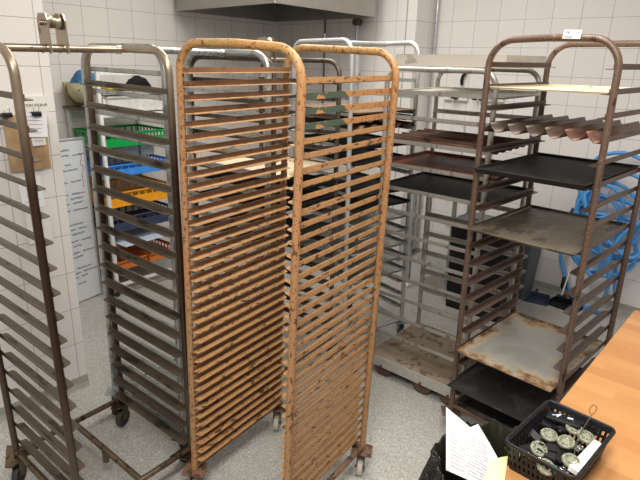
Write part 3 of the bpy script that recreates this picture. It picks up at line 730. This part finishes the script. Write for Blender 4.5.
for i, (x, w_) in enumerate(((.33, .12), (.47, .12))):
    t2 = thing('storage_box', 'white lidded box between green and blue crates, '+('left' if i == 0 else 'right')+' of two', 'box', SM @ frame(x, .26, .997), 'white boxes on the trolley')
    MB().box((0, 0, .045), (w_, .14, .09), 0, .008).build('box_body', M_['white'], t2); MB().box((0, 0, .094), (w_+.006, .146, .010), 0, .003).build('lid', M_['white'], t2)
    MB().tube([(-.02, -.071, .05), (-.018, -.085, .056), (.018, -.085, .056), (.02, -.071, .05)], .003, 6).build('handle', M_['white'], t2)
# yellowed wall bin with blue cloth
BM = W2M @ Matrix.Translation((-.105, -.145, 1.385))
t = thing('plastic_holder', 'yellowed plastic scoop-shaped holder on the wall left of the trolley', 'holder', BM)
m = MB(); N = 20
prof = [(.02, .0), (.075, .02), (.115, .07), (.125, .15), (.119, .15), (.109, .07), (.07, .026), (.015, .008)]
m.lathe(prof, 24, Matrix.Scale(.95, 4, (0, 1, 0))); m.build('bowl', M_['basin'], t)
MB().box((.01, .03, -.022), (.25, .22, .012), 0, .002).build('bracket', M_['dark_steel'], t)
MB().box((.0, .134, .05), (.18, .012, .2)).build('back_plate', M_['basin'], t)
m = MB(); m.grid(lambda u, v: (.002+(u-.5)*.19, (v-.5)*.17, .145+.08*(math.sin(math.pi*u)**.5)*(math.sin(math.pi*v)**.5)*(1+.25*math.sin(u*13+v*7))-.05*max(0, .25-u)*4*(1-v*.3)), 18, 16)
m.grid(lambda u, v: (.002+(.5-u)*.19, (v-.5)*.17, .145), 2, 2)
o = m.build('blue_cloth', M_['blue_dark'], None, BM); tag(o, 'crumpled blue cloth piled on the yellowed wall holder', 'cloth')

# ---------------------------------------------------------------- right wall: sockets, knife, hose
def socket(x, z, w, label):
    t = thing('socket_strip', label, 'socket', WRM @ Matrix.Translation((x, -.018, z)), 'sockets on the right wall')
    MB().box((0, 0, 0), (w, .034, .055), 0, .005).build('housing', M_['white'], t)
    for k in range(3):
        MB().lathe([(0, 0), (.017, 0), (.018, .003), (.015, .002), (.014, -.002), (0, -.002)], 16, Matrix.Translation(((k-1)*w*.3, -.019, 0)) @ RX).build('outlet', M_['white'], t)
    return t
s1 = socket(.11, 1.475, .22, 'white socket strip on right wall with black plug, nearer the pillar')
s2 = socket(.42, 1.487, .22, 'white socket strip on right wall, farther from the pillar')
for x, nm in ((.12, 'left'), (.30, 'middle'), (.36, 'right')):
    t = thing('plug', 'black plug in the right wall sockets, '+nm+' of three', 'plug', WRM @ Matrix.Translation((x, -.06, 1.477)), 'plugs in the wall sockets')
    MB().box((0, 0, 0), (.05 if nm == 'left' else .028, .05, .026), 0, .006).box((0, -.01, .02), (.02, .02, .03), 0, .004).build('plug_body', M_['black'], t)
    MB().tube([(0, -.02, -.01), (0, -.03, -.1), (.01, -.01, -.35), (.015, .02, -.9)], .004, 6).build('cable', M_['white'], t)
t = thing('hand_brush', 'black curved handle hanging on the wall above the sockets', 'brush', WRM @ Matrix.Translation((.17, -.02, 1.575)))
MB().tube([(-.015, 0, 0), (-.018, -.004, .04), (-.010, -.006, .075), (.012, -.006, .098), (.022, -.004, .10)], [.012, .014, .013, .011, .006], 10).build('handle', M_['black'], t)
MB().cyl((.012, .02, .09), (.012, -.01, .09), .003).build('peg', M_['chrome'], t)
for i, (s, z0, z1) in enumerate(((.21, .42, 1.02), (.47, .36, 1.05))):
    t = thing('squeegee', 'white-handled squeegee hanging on right wall behind the racks, '+('left' if i == 0 else 'right')+' of two', 'squeegee', WRM @ Matrix.Translation((s, -.03, 0)), 'squeegees on the right wall')
    MB().cyl((0, 0, z0), (0, 0, z1+.25), .014).build('handle', M_['white'], t); MB().box((0, 0, z0-.01), (.14, .03, .03), 0, .004).build('blade', M_['white'], t)

t = thing('steel_stand', 'low steel stand with white feet behind the aluminium rack', 'stand', frame(.93, 4.05, 0, R(-41)))
for x in (-.17, .17):
    for y in (-.12, .12):
        MB().box((x, y, .42), (.026, .026, .76), 0, .003).build('leg', M_['galv'], t); MB().lathe([(0, 0), (.022, 0), (.024, .02), (.016, .045), (0, .045)], 14, Matrix.Translation((x, y, 0))).build('foot', M_['white'], t)
MB().box((0, 0, .80), (.40, .30, .012), 0, .003).build('top', M_['galv'], t); MB().box((0, 0, .26), (.34, .24, .010), 0, .003).build('shelf', M_['galv'], t)

# blue hose coiled on its wall holder
hr = random.Random(11)
def loop(cx, cz, rx, rz, dep, ph=0, turns=1., n=40, wob=.03):
    return [(cx+rx*math.cos(ph+turns*2*math.pi*k/n)*(1+wob*math.sin(3*k/n*6.28+cx*40)), dep-.012*math.sin(5*k/n+ph), cz+rz*math.sin(ph+turns*2*math.pi*k/n)) for k in range(n+1)]
t = thing('water_hose', 'bright blue water hose looped in a tangled coil on the right wall', 'hose', WRM)
HOSE = t
m = MB(); path = []
# long strand over the hook and round the coil: one continuous path
for k, (cx, cz, rx, rz, dep, ph) in enumerate(((1.47, .90, .27, .30, -.09, 2.6), (1.44, .72, .22, .27, -.115, 2.2), (1.50, .66, .27, .22, -.14, 2.4), (1.40, .60, .17, .30, -.165, 2.3),
                                                (1.53, .80, .20, .28, -.19, 2.0), (1.42, .78, .15, .20, -.21, 2.5), (1.56, .58, .25, .16, -.10, 2.2), (1.47, .52, .22, .24, -.15, 1.9))):
    path += loop(cx, cz, rx, rz, dep, ph, 1.0, 30, .12)
def smooth_path(P, it=3):
    for _ in range(it): P = [P[0]]+[tuple((P[i-1][c]+2*P[i][c]+P[i+1][c])/4 for c in range(3)) for i in range(1, len(P)-1)]+[P[-1]]
    return P
m.tube(smooth_path(path, 4), .0135, 10); m.build('coiled_hose', M_['hose'], t)
def bez(P, n=10):
    out = []
    Q = [P[0]]+list(P)+[P[-1]]
    for i in range(1, len(Q)-2):
        p0, p1, p2, p3 = [Vector(q) for q in Q[i-1:i+3]]
        for k in range(n):
            u = k/n; out.append(tuple(.5*((2*p1)+(-p0+p2)*u+(2*p0-5*p1+4*p2-p3)*u*u+(-p0+3*p1-3*p2+p3)*u**3)))
    out.append(tuple(P[-1])); return out
MB().tube(bez([(1.22, -.06, .72), (1.17, -.06, .52), (1.165, -.05, .35), (1.21, -.05, .22), (1.27, -.06, .10), (1.36, -.10, .03), (1.52, -.16, .014), (1.62, -.10, .06), (1.58, -.08, .25), (1.56, -.10, .45)]), .0135, 10).build('hanging_hose', M_['hose'], t)
MB().tube(bez([(1.20, -.05, .73), (1.17, -.06, .62), (1.155, -.06, .50)]), .014, 10).build('dark_hose_end', M_['navy'], t)
m = MB().lathe([(0, -.03), (.05, -.03), (.065, -.015), (.065, .02), (.04, .03), (0, .03)], 20, Matrix.Translation((1.37, -.16, 1.045)) @ RX)
m.build('hook_cap', M_['cap_blue'], t)['label'] = 'deep blue hook cap'
MB().cyl((1.37, -.15, 1.045), (1.37, 0, 1.045), .02).build('hook_arm', M_['chrome'], t)
m = MB().lathe([(0, 0), (.02, 0), (.026, .02), (.022, .09), (.0, .10)], 12, Matrix.Translation((1.235, -.07, .09))); m.build('nozzle', M_['black'], t)
t = thing('notice_label', 'white label with small red and grey marks behind the hose', 'label', WRM @ Matrix.Translation((1.34, -.004, .82)))
MB().box((0, 0, 0), (.12, .004, .16)).build('label_plate', M_['paper'], t)
m = MB()
for x, z in ((-.03, .045), (-.03, -.005)): m.lathe([(.008, 0), (.013, 0), (.013, .001), (.008, .001)], 14, Matrix.Translation((x, -.003, z)) @ RX)
m.build('red_mark', M_['ink_red'], t)
m = MB()
for x, z in ((.01, .05), (.02, .03), (.0, .01), (.02, -.01), (.01, -.04), (-.03, -.05)): m.box((x, -.0028, z), (.022, .001, .008))
m.build('grey_mark', M_['ink_grey'], t)
t = thing('floor_squeegee', 'long thin floor wiper standing against the right wall', 'squeegee', WRM @ Matrix.Translation((1.245, -.12, 0)))
MB().cyl((.035, .085, .45), (.0, -.0, .05), .007).build('handle', M_['white'], t)
MB().box((0, 0, .03), (.07, .03, .05), .5, .008).build('head', M_['black'], t)
for Q in ([(1.24, -.20, 1.0), (1.30, -.22, .84), (1.42, -.23, .68), (1.56, -.23, .55), (1.68, -.22, .50), (1.74, -.2, .60)],
          [(1.28, -.19, .98), (1.33, -.24, .80), (1.44, -.25, .62), (1.50, -.23, .42), (1.46, -.2, .30), (1.36, -.18, .36), (1.28, -.17, .52)],
          [(1.70, -.24, .95), (1.58, -.25, .82), (1.40, -.24, .72), (1.26, -.22, .62), (1.22, -.2, .50)],
          [(1.72, -.22, .80), (1.60, -.23, .66), (1.54, -.24, .48), (1.57, -.22, .28), (1.54, -.2, .12), (1.44, -.2, .03)]):
    MB().tube(bez(Q), .0135, 10).build('hose_strand', M_['hose'], HOSE)
# bins and dust pans on the floor
def bin_(name, label, x, y, rz, w, d_, h, mat, lidmat, lid=True, taper=.86):
    root = thing(name, label, 'bin', frame(x, y, 0, rz)); m = MB(); a, b = w/2, d_/2
    vs = [(i*a*k, j*b*k, z) for z, k in ((.0, taper), (h, 1)) for i, j in ((-1, -1), (1, -1), (1, 1), (-1, 1))]
    vs += [(i*(a-.01)*k, j*(b-.01)*k, z) for z, k in ((h, 1), (.02, taper)) for i, j in ((-1, -1), (1, -1), (1, 1), (-1, 1))]
    fs = [(3, 2, 1, 0)]+[(o+i, o+(i+1) % 4, o+4+(i+1) % 4, o+4+i) for o in (0, 4, 8) for i in range(4)]+[(12, 13, 14, 15)]
    m.add(vs, fs); m.build('bin_body', mat, root)
    r = MB()
    for s in (-1, 1): r.box((0, s*b, h-.012), (w+.02, .018, .026), 0, .004); r.box((s*a, 0, h-.012), (.018, d_+.02, .026), 0, .004)
    r.build('rim', lidmat, root)
    if lid:
        l = MB(); l.box((0, 0, h+.012), (w+.03, d_+.03, .022), 0, .006); l.box((0, -b*.2, h+.03), (w*.5, .04, .02), 0, .005); l.build('lid', lidmat, root)
    return root
bin_('waste_bin', 'tall dark grey open waste bin against the right wall', 1.56, 3.97, R(-41), .24, .26, .52, M_['grey_bin'], M_['black'], False, .78)
bin_('waste_bin', 'black lidded bin seen through the aluminium rack', 1.21, 3.71, R(-41), .44, .30, .655, M_['black'], M_['grey_bin'], True, .93)
def dustpan(label, x, y, rz, mat, group='dustpans on the floor by the right wall'):
    root = thing('dustpan', label, 'dustpan', frame(x, y, 0, rz), group)
    m = MB(); m.prism([(-.115, -.075), (.115, -.075), (.10, .07), (-.10, .07)], .004)
    for s in (-1, 1): m.box((s*.108, 0, .015), (.006, .14, .03))
    m.box((0, .07, .02), (.21, .006, .04)); m.build('pan', mat, root)
    MB().tube([(0, .07, .03), (0, .10, .038), (0, .14, .035)], [.012, .014, .012], 10).build('handle', mat, root)
dustpan('navy blue dustpan on the floor beside the grey bin', 1.69, 3.90, R(-30), M_['navy'])
dustpan('black dustpan on the floor below the hose', 1.885, 3.79, R(-50), M_['black'])

# ---------------------------------------------------------------- table, basket, bin bag
TA = R(-41.2); TMx = frame(1.150, 1.800, 0, TA)   # local x along the short side to the right, local -y towards the viewer
TT = .90
t = thing('work_table', 'wooden stave-top work table at the lower right', 'table', TMx)
MB().box((.75, -1.1, TT-.022), (1.5, 2.2, .044), 0, .006).build('table_top', M_['wood'], t)
for x in (.08, 1.42):
    for y in (-.08, -2.12): MB().box((x, y, (TT-.044)/2), (.05, .05, TT-.044), 0, .004).build('leg', M_['galv'], t)
MB().box((.75, -1.1, .78), (1.36, .03, .06)).build('stretcher', M_['galv'], t)

BKM = frame(.532, .979, TT, R(-45))
def basket():
    root = thing('plastic_basket', 'small black perforated plastic basket on the table corner', 'basket', BKM)
    W, D, Hb = .144, .214, .072; k = .86
    m = MB(); th = .0025
    m.box((0, 0, th/2), (W*k, D*k, th))
    for side in range(4):
        n = 13 if side % 2 == 0 else 14
        Lw, off = (W, D/2) if side % 2 == 0 else (D, W/2)
        Rm = Matrix.Rotation(side*math.pi/2, 4, 'Z')
        def P(u, z, o=0):   # u -1..1 along, z up, wall leaning out
            s = k+(1-k)*z/Hb
            return Rm @ Vector((u*Lw/2*s, -(off*s)+o, z))
        def quad(u0, u1, z0, z1, du=0):
            vs = [P(u0, z0), P(u1, z0), P(u1+du, z1), P(u0+du, z1), P(u0, z0, th), P(u1, z0, th), P(u1+du, z1, th), P(u0+du, z1, th)]
            m.add(vs, [(0, 1, 2, 3), (7, 6, 5, 4), (0, 4, 5, 1), (3, 2, 6, 7), (1, 5, 6, 2), (0, 3, 7, 4)])
        for za, zb in ((0, .012), (.024, .032), (.044, .050), (.060, Hb)): quad(-1, 1, za, zb)
        for za, zb in ((.012, .024), (.032, .044), (.050, .060)):
            for i in range(n+1):
                u = -1+2*i/n; w_ = .043 if 0 < i < n else .03
                quad(max(-1, u-w_), min(1, u+w_), za, zb)
    m.build('basket_body', M_['black'], root)
    pts = []
    for cx, cy, a0 in ((W/2-.012, D/2-.012, 0), (-W/2+.012, D/2-.012, 90), (-W/2+.012, -D/2+.012, 180), (W/2-.012, -D/2+.012, 270)):
        for q in range(5): a = R(a0+q*22.5); pts.append((cx+.015*math.cos(a), cy+.015*math.sin(a), Hb))
    MB().tube(pts, .0038, 8, True).build('rim', M_['black'], root)
basket()
def wp(px, py, z):
    """world point on the sight line through photo pixel (px,py) at height z, used to read off places"""
    dv = _f+_r2*((px-320)/540.3)-_u2*((py-240)/540.3); k = (z-1.72)/dv.z
    return (dv.x*k, dv.y*k, z)
def bk(px, py, z, rz=0, tx=0, ty=0):
    z += .005 if z >= .042 and rz == tx else 0
    x, y, _ = wp(px, py, TT+z)
    return Matrix.Translation((x, y, TT+z)) @ Matrix.Rotation(rz+R(-45), 4, 'Z') @ Matrix.Rotation(tx, 4, 'X') @ Matrix.Rotation(ty, 4, 'Y')
dm = MB()
pr = [(0, -.005), (.015, -.005), (.0185, -.002), (.0185, .002), (.016, .005), (.010, .0035), (.004, .006), (0, .006)]
dm.lathe(pr, 22)
for k in range(10): a = k*.628; dm.lathe([(0, .004), (.0025, .004), (.0022, .007), (0, .0075)], 6, Matrix.Translation((.0115*math.cos(a), .0115*math.sin(a), 0)))
dme = dm.mesh('plastic_disc', M_['disc'])
for x, y, z, a, b, wd_ in ((549, 435, .054, .12, .1, 'leftmost, near the black case'), (566, 442, .057, .2, -.1, 'in the middle of the basket'), (586, 437, .058, .1, .12, 'nearest the back rim'),
                           (571, 461, .056, .15, .1, 'lowest in the photo, beside the white carton'), (546, 467, .048, .3, .2, 'closest to the front rim'), (574, 428, .045, .3, .1, 'half buried behind the others'), (539, 449, .042, .4, .1, 'under the black fittings at left')):
    tag(link('plastic_disc', dme, None, bk(x, y, z, a, a, b)), 'knobbly clear plastic disc in the basket, '+wd_, 'disc', 'clear plastic discs in the basket')
t = thing('black_case', 'flat black case with pale blue print at the back of the basket', 'case', bk(564, 420, .052, R(4), -.1, -.1))
MB().box((0, 0, 0), (.078, .036, .012), 0, .004).build('case_body', M_['black'], t)
m = MB(); m.box((-.016, .002, .0066), (.022, .003, .0008), .9); m.box((-.012, -.001, .0066), (.016, .003, .0008), 1.3); m.box((-.020, -.003, .0066), (.012, .0025, .0008), .4); m.box((.012, .004, .0066), (.012, .007, .0008), .2)
m.build('print', M_['lid'], t)
t = thing('carton', 'slim white printed carton along the right rim of the basket', 'carton', bk(586, 457, .058, R(88), .1, 0))
MB().box((0, 0, 0), (.125, .020, .012), 0, .001).build('carton_body', M_['paper_warm'], t)
m = MB()
for k in range(9): m.box((.005+k*.004, -.004+(.0028 if k % 3 else 0), .0064), (.0028, .0045, .0005)); m.box((-.01+k*.004, .004, .0064), (.0022, .004, .0005))
m.build('print', M_['ink_grey'], t)
for i, (x, y, z, rz, l, h) in enumerate(((556, 450, .046, .6, .045, .022), (536, 438, .038, -.4, .05, .02), (528, 449, .036, 1.2, .05, .02), (560, 458, .044, 1.9, .03, .018), (545, 424, .034, .2, .05, .02), (533, 461, .038, .9, .04, .02), (556, 474, .036, .1, .035, .02), (580, 448, .040, 2.2, .04, .015), (520, 456, .030, .4, .04, .02), (575, 474, .040, 1.4, .04, .02), (590, 426, .036, .3, .04, .02), (553, 458, .040, .3, .04, .02), (565, 430, .040, .9, .04, .018))):
    t = thing('plastic_fitting', 'small black plastic fitting lying among the discs in the basket', 'fitting', bk(x, y, z, rz, .2, .1), 'black plastic fittings in the basket')
    MB().box((0, 0, 0), (l, h, .012), 0, .003).build('fitting_body', M_['black'], t)
    MB().cyl((-l/2, 0, .004), (-l/2-.014, .002, .008), .0025).build('pin', M_['black'], t)
for i, (x, y, z, rz) in enumerate(((523, 454, .052, .8), (534, 458, .052, .2), (565, 472, .052, 2.4), (578, 449, .054, 1.4))):
    t = thing('steel_buckle', 'small shiny steel buckle among the fittings in the basket', 'buckle', bk(x, y, z, rz, .2, .1), 'steel buckles in the basket')
    MB().box((0, 0, 0), (.02, .012, .003), 0, .001).build('plate', M_['chrome'], t)
    MB().tube([(.01+.006*math.cos(a), .006*math.sin(a), .001) for a in [k*.524 for k in range(12)]], .0013, 6, True).build('ring', M_['chrome'], t)
o = MB().cyl((0, 0, 0), (0, 0, .012), .005).build('bottle_cap', M_['teal'], None, bk(554, 472, .046)); tag(o, 'tiny teal green cap at the front rim of the basket', 'cap')
WB = Matrix.Translation(wp(574, 447, TT+.062))
wl = [Vector(wp(px, py, TT+z))-WB.translation for px, py, z in ((574, 455, .060), (577, 442, .066), (578, 438, .07), (580, 433, .078), (586, 424, .086), (590, 418, .092), (592, 415, .096), (595, 412, .099), (597, 408, .102), (594, 405, .104), (590, 408, .102), (590, 413, .098), (592, 416, .095))]
o = MB().tube(bez([tuple(q) for q in wl], 6), .0009, 6).build('wire_loop', M_['dark_steel'], None, WB)
tag(o, 'thin dark wire with a loop sticking up from the basket', 'wire')

BC = (.50, 1.17)
t = thing('waste_bin', 'bin lined with a shiny black bag beside the table edge', 'bin', frame(BC[0], BC[1]))
MB().lathe([(0, .0), (.13, .0), (.174, .70), (.171, .70), (.127, .01), (0, .01)], 28).build('bin_body', M_['grey_bin'], t)
br = random.Random(5); rr = [br.uniform(-1, 1) for _ in range(64)]
def bag_pt(a, v):
    # v 0 bottom outside -> .7 rim -> 1 inside
    fold = .007*math.sin(a*9+3*v)+.004*math.sin(a*17+v*5)+.003*math.sin(a*31)
    if v < .6:
        u = v/.6; r = .178+.026*math.sin(u*3.1)+fold*(1+.5*math.sin(u*8+a*3)); z = .30+u*.42
    elif v < .72:
        u = (v-.6)/.12; r = .180+fold-.012*u; z = .72+.012*math.sin(u*math.pi)+.006*math.sin(a*14)+.004*math.sin(a*37)
    else:
        u = (v-.72)/.28; r = .163-.03*u+fold*(.3+.7*u); z = .72-.40*u
    return (r*math.cos(a), r*math.sin(a), z)
MB().grid(lambda u, v: bag_pt(u*2*math.pi, v*.68), 140, 30).build('bag', M_['bag'], t)
MB().grid(lambda u, v: bag_pt(u*2*math.pi, .68+v*.32), 140, 12).build('bag_lining', M_['bag_in'], t)['label'] = 'olive-dark inside of the bag'
MB().lathe([(0, .15), (.135, .14)], 24).build('rubbish', M_['bag_in'], t)
def poly_sheet(name, label, pts, mat, th=.0006, lines=None):
    c = Vector((0, 0, 0))
    for p in pts: c += Vector(p)
    c /= len(pts); root = thing(name, label, 'paper', Matrix.Translation(c))
    m = MB(); P = [Vector(p)-c for p in pts]; n = len(P)
    nrm = (P[1]-P[0]).cross(P[n//2]-P[0]).normalized()
    if nrm.z < 0: nrm = -nrm
    ctr = -nrm*.004
    vs = [ctr]+P+[ctr-nrm*th]+[p-nrm*th for p in P]
    fs = []
    for i in range(n):
        j = (i+1) % n; fs += [(0, 1+i, 1+j), (n+1, n+2+j, n+2+i), (1+i, n+2+i, n+2+j, 1+j)]
    m.add(vs, fs, False); m.build('sheet', mat, root)
    return root, c, nrm
def papersheet(name, label, corners, mat, bulge, rag=0, printed=False):
    """curled sheet from four corners TL,TR,BR,BL"""
    TL, TR, BR, BL = [Vector(q) for q in corners]; c = (TL+TR+BR+BL)/4
    nrm = (TR-TL).cross(TL-BL).normalized(); 
    if nrm.z < 0: nrm = -nrm
    root = thing(name, label, 'paper', Matrix.Translation(c))
    def fn(u, v, o=0):
        p = TL.lerp(TR, u).lerp(BL.lerp(BR, u), v)
        if rag: p = p+(BL-TL)*(1-v)*rag*(.5+.5*math.sin(u*9+1))*u
        return p-c+nrm*(bulge*math.sin(math.pi*u)+.3*bulge*math.sin(math.pi*v)+o)
    m = MB(); m.grid(lambda u, v: fn(u, v), 16, 12); m.grid(lambda u, v: fn(1-u, v, -.0006), 16, 12)
    m.build('sheet', mat, root)
    if printed:
        m = MB(); rn = random.Random(2)
        for k in range(13):
            v = .12+k*.064
            if rn.random() < .12: continue
            a = .1; 
            while a < .85:
                b = min(.9, a+rn.uniform(.08, .3)); m.tube([tuple(fn(a+(b-a)*q/3, v, .0007)) for q in range(4)], .0009, 4); a = b+.05
        m.build('print', M_['ink_grey'], root)
    return root
papersheet('paper_sheet', 'large curled white printed sheet sticking out of the bin bag',
           [wp(446, 407, .86), wp(490, 446, .80), wp(496, 492, .72), wp(446, 470, .74)], M_['paper'], .022, 0, True)
papersheet('paper_sheet', 'white sheet with a torn corner behind the large curled sheet in the bin',
           [wp(466, 429, .805), wp(478, 424, .81), wp(500, 462, .76), wp(482, 478, .72)], M_['paper'], .006)
papersheet('paper_sheet', 'folded white sheet corner rising between the other papers and the basket',
           [wp(478, 441, .78), wp(489, 442, .78), wp(499, 462, .765), wp(485, 470, .73)], M_['paper'], .004)
papersheet('yellow_note', 'pale yellow sheet lying over the table edge beside the basket',
           [wp(489, 462, .912), wp(508, 456, .906), wp(503, 490, .904), wp(478, 495, .906)], M_['yellow_paper'], .004)
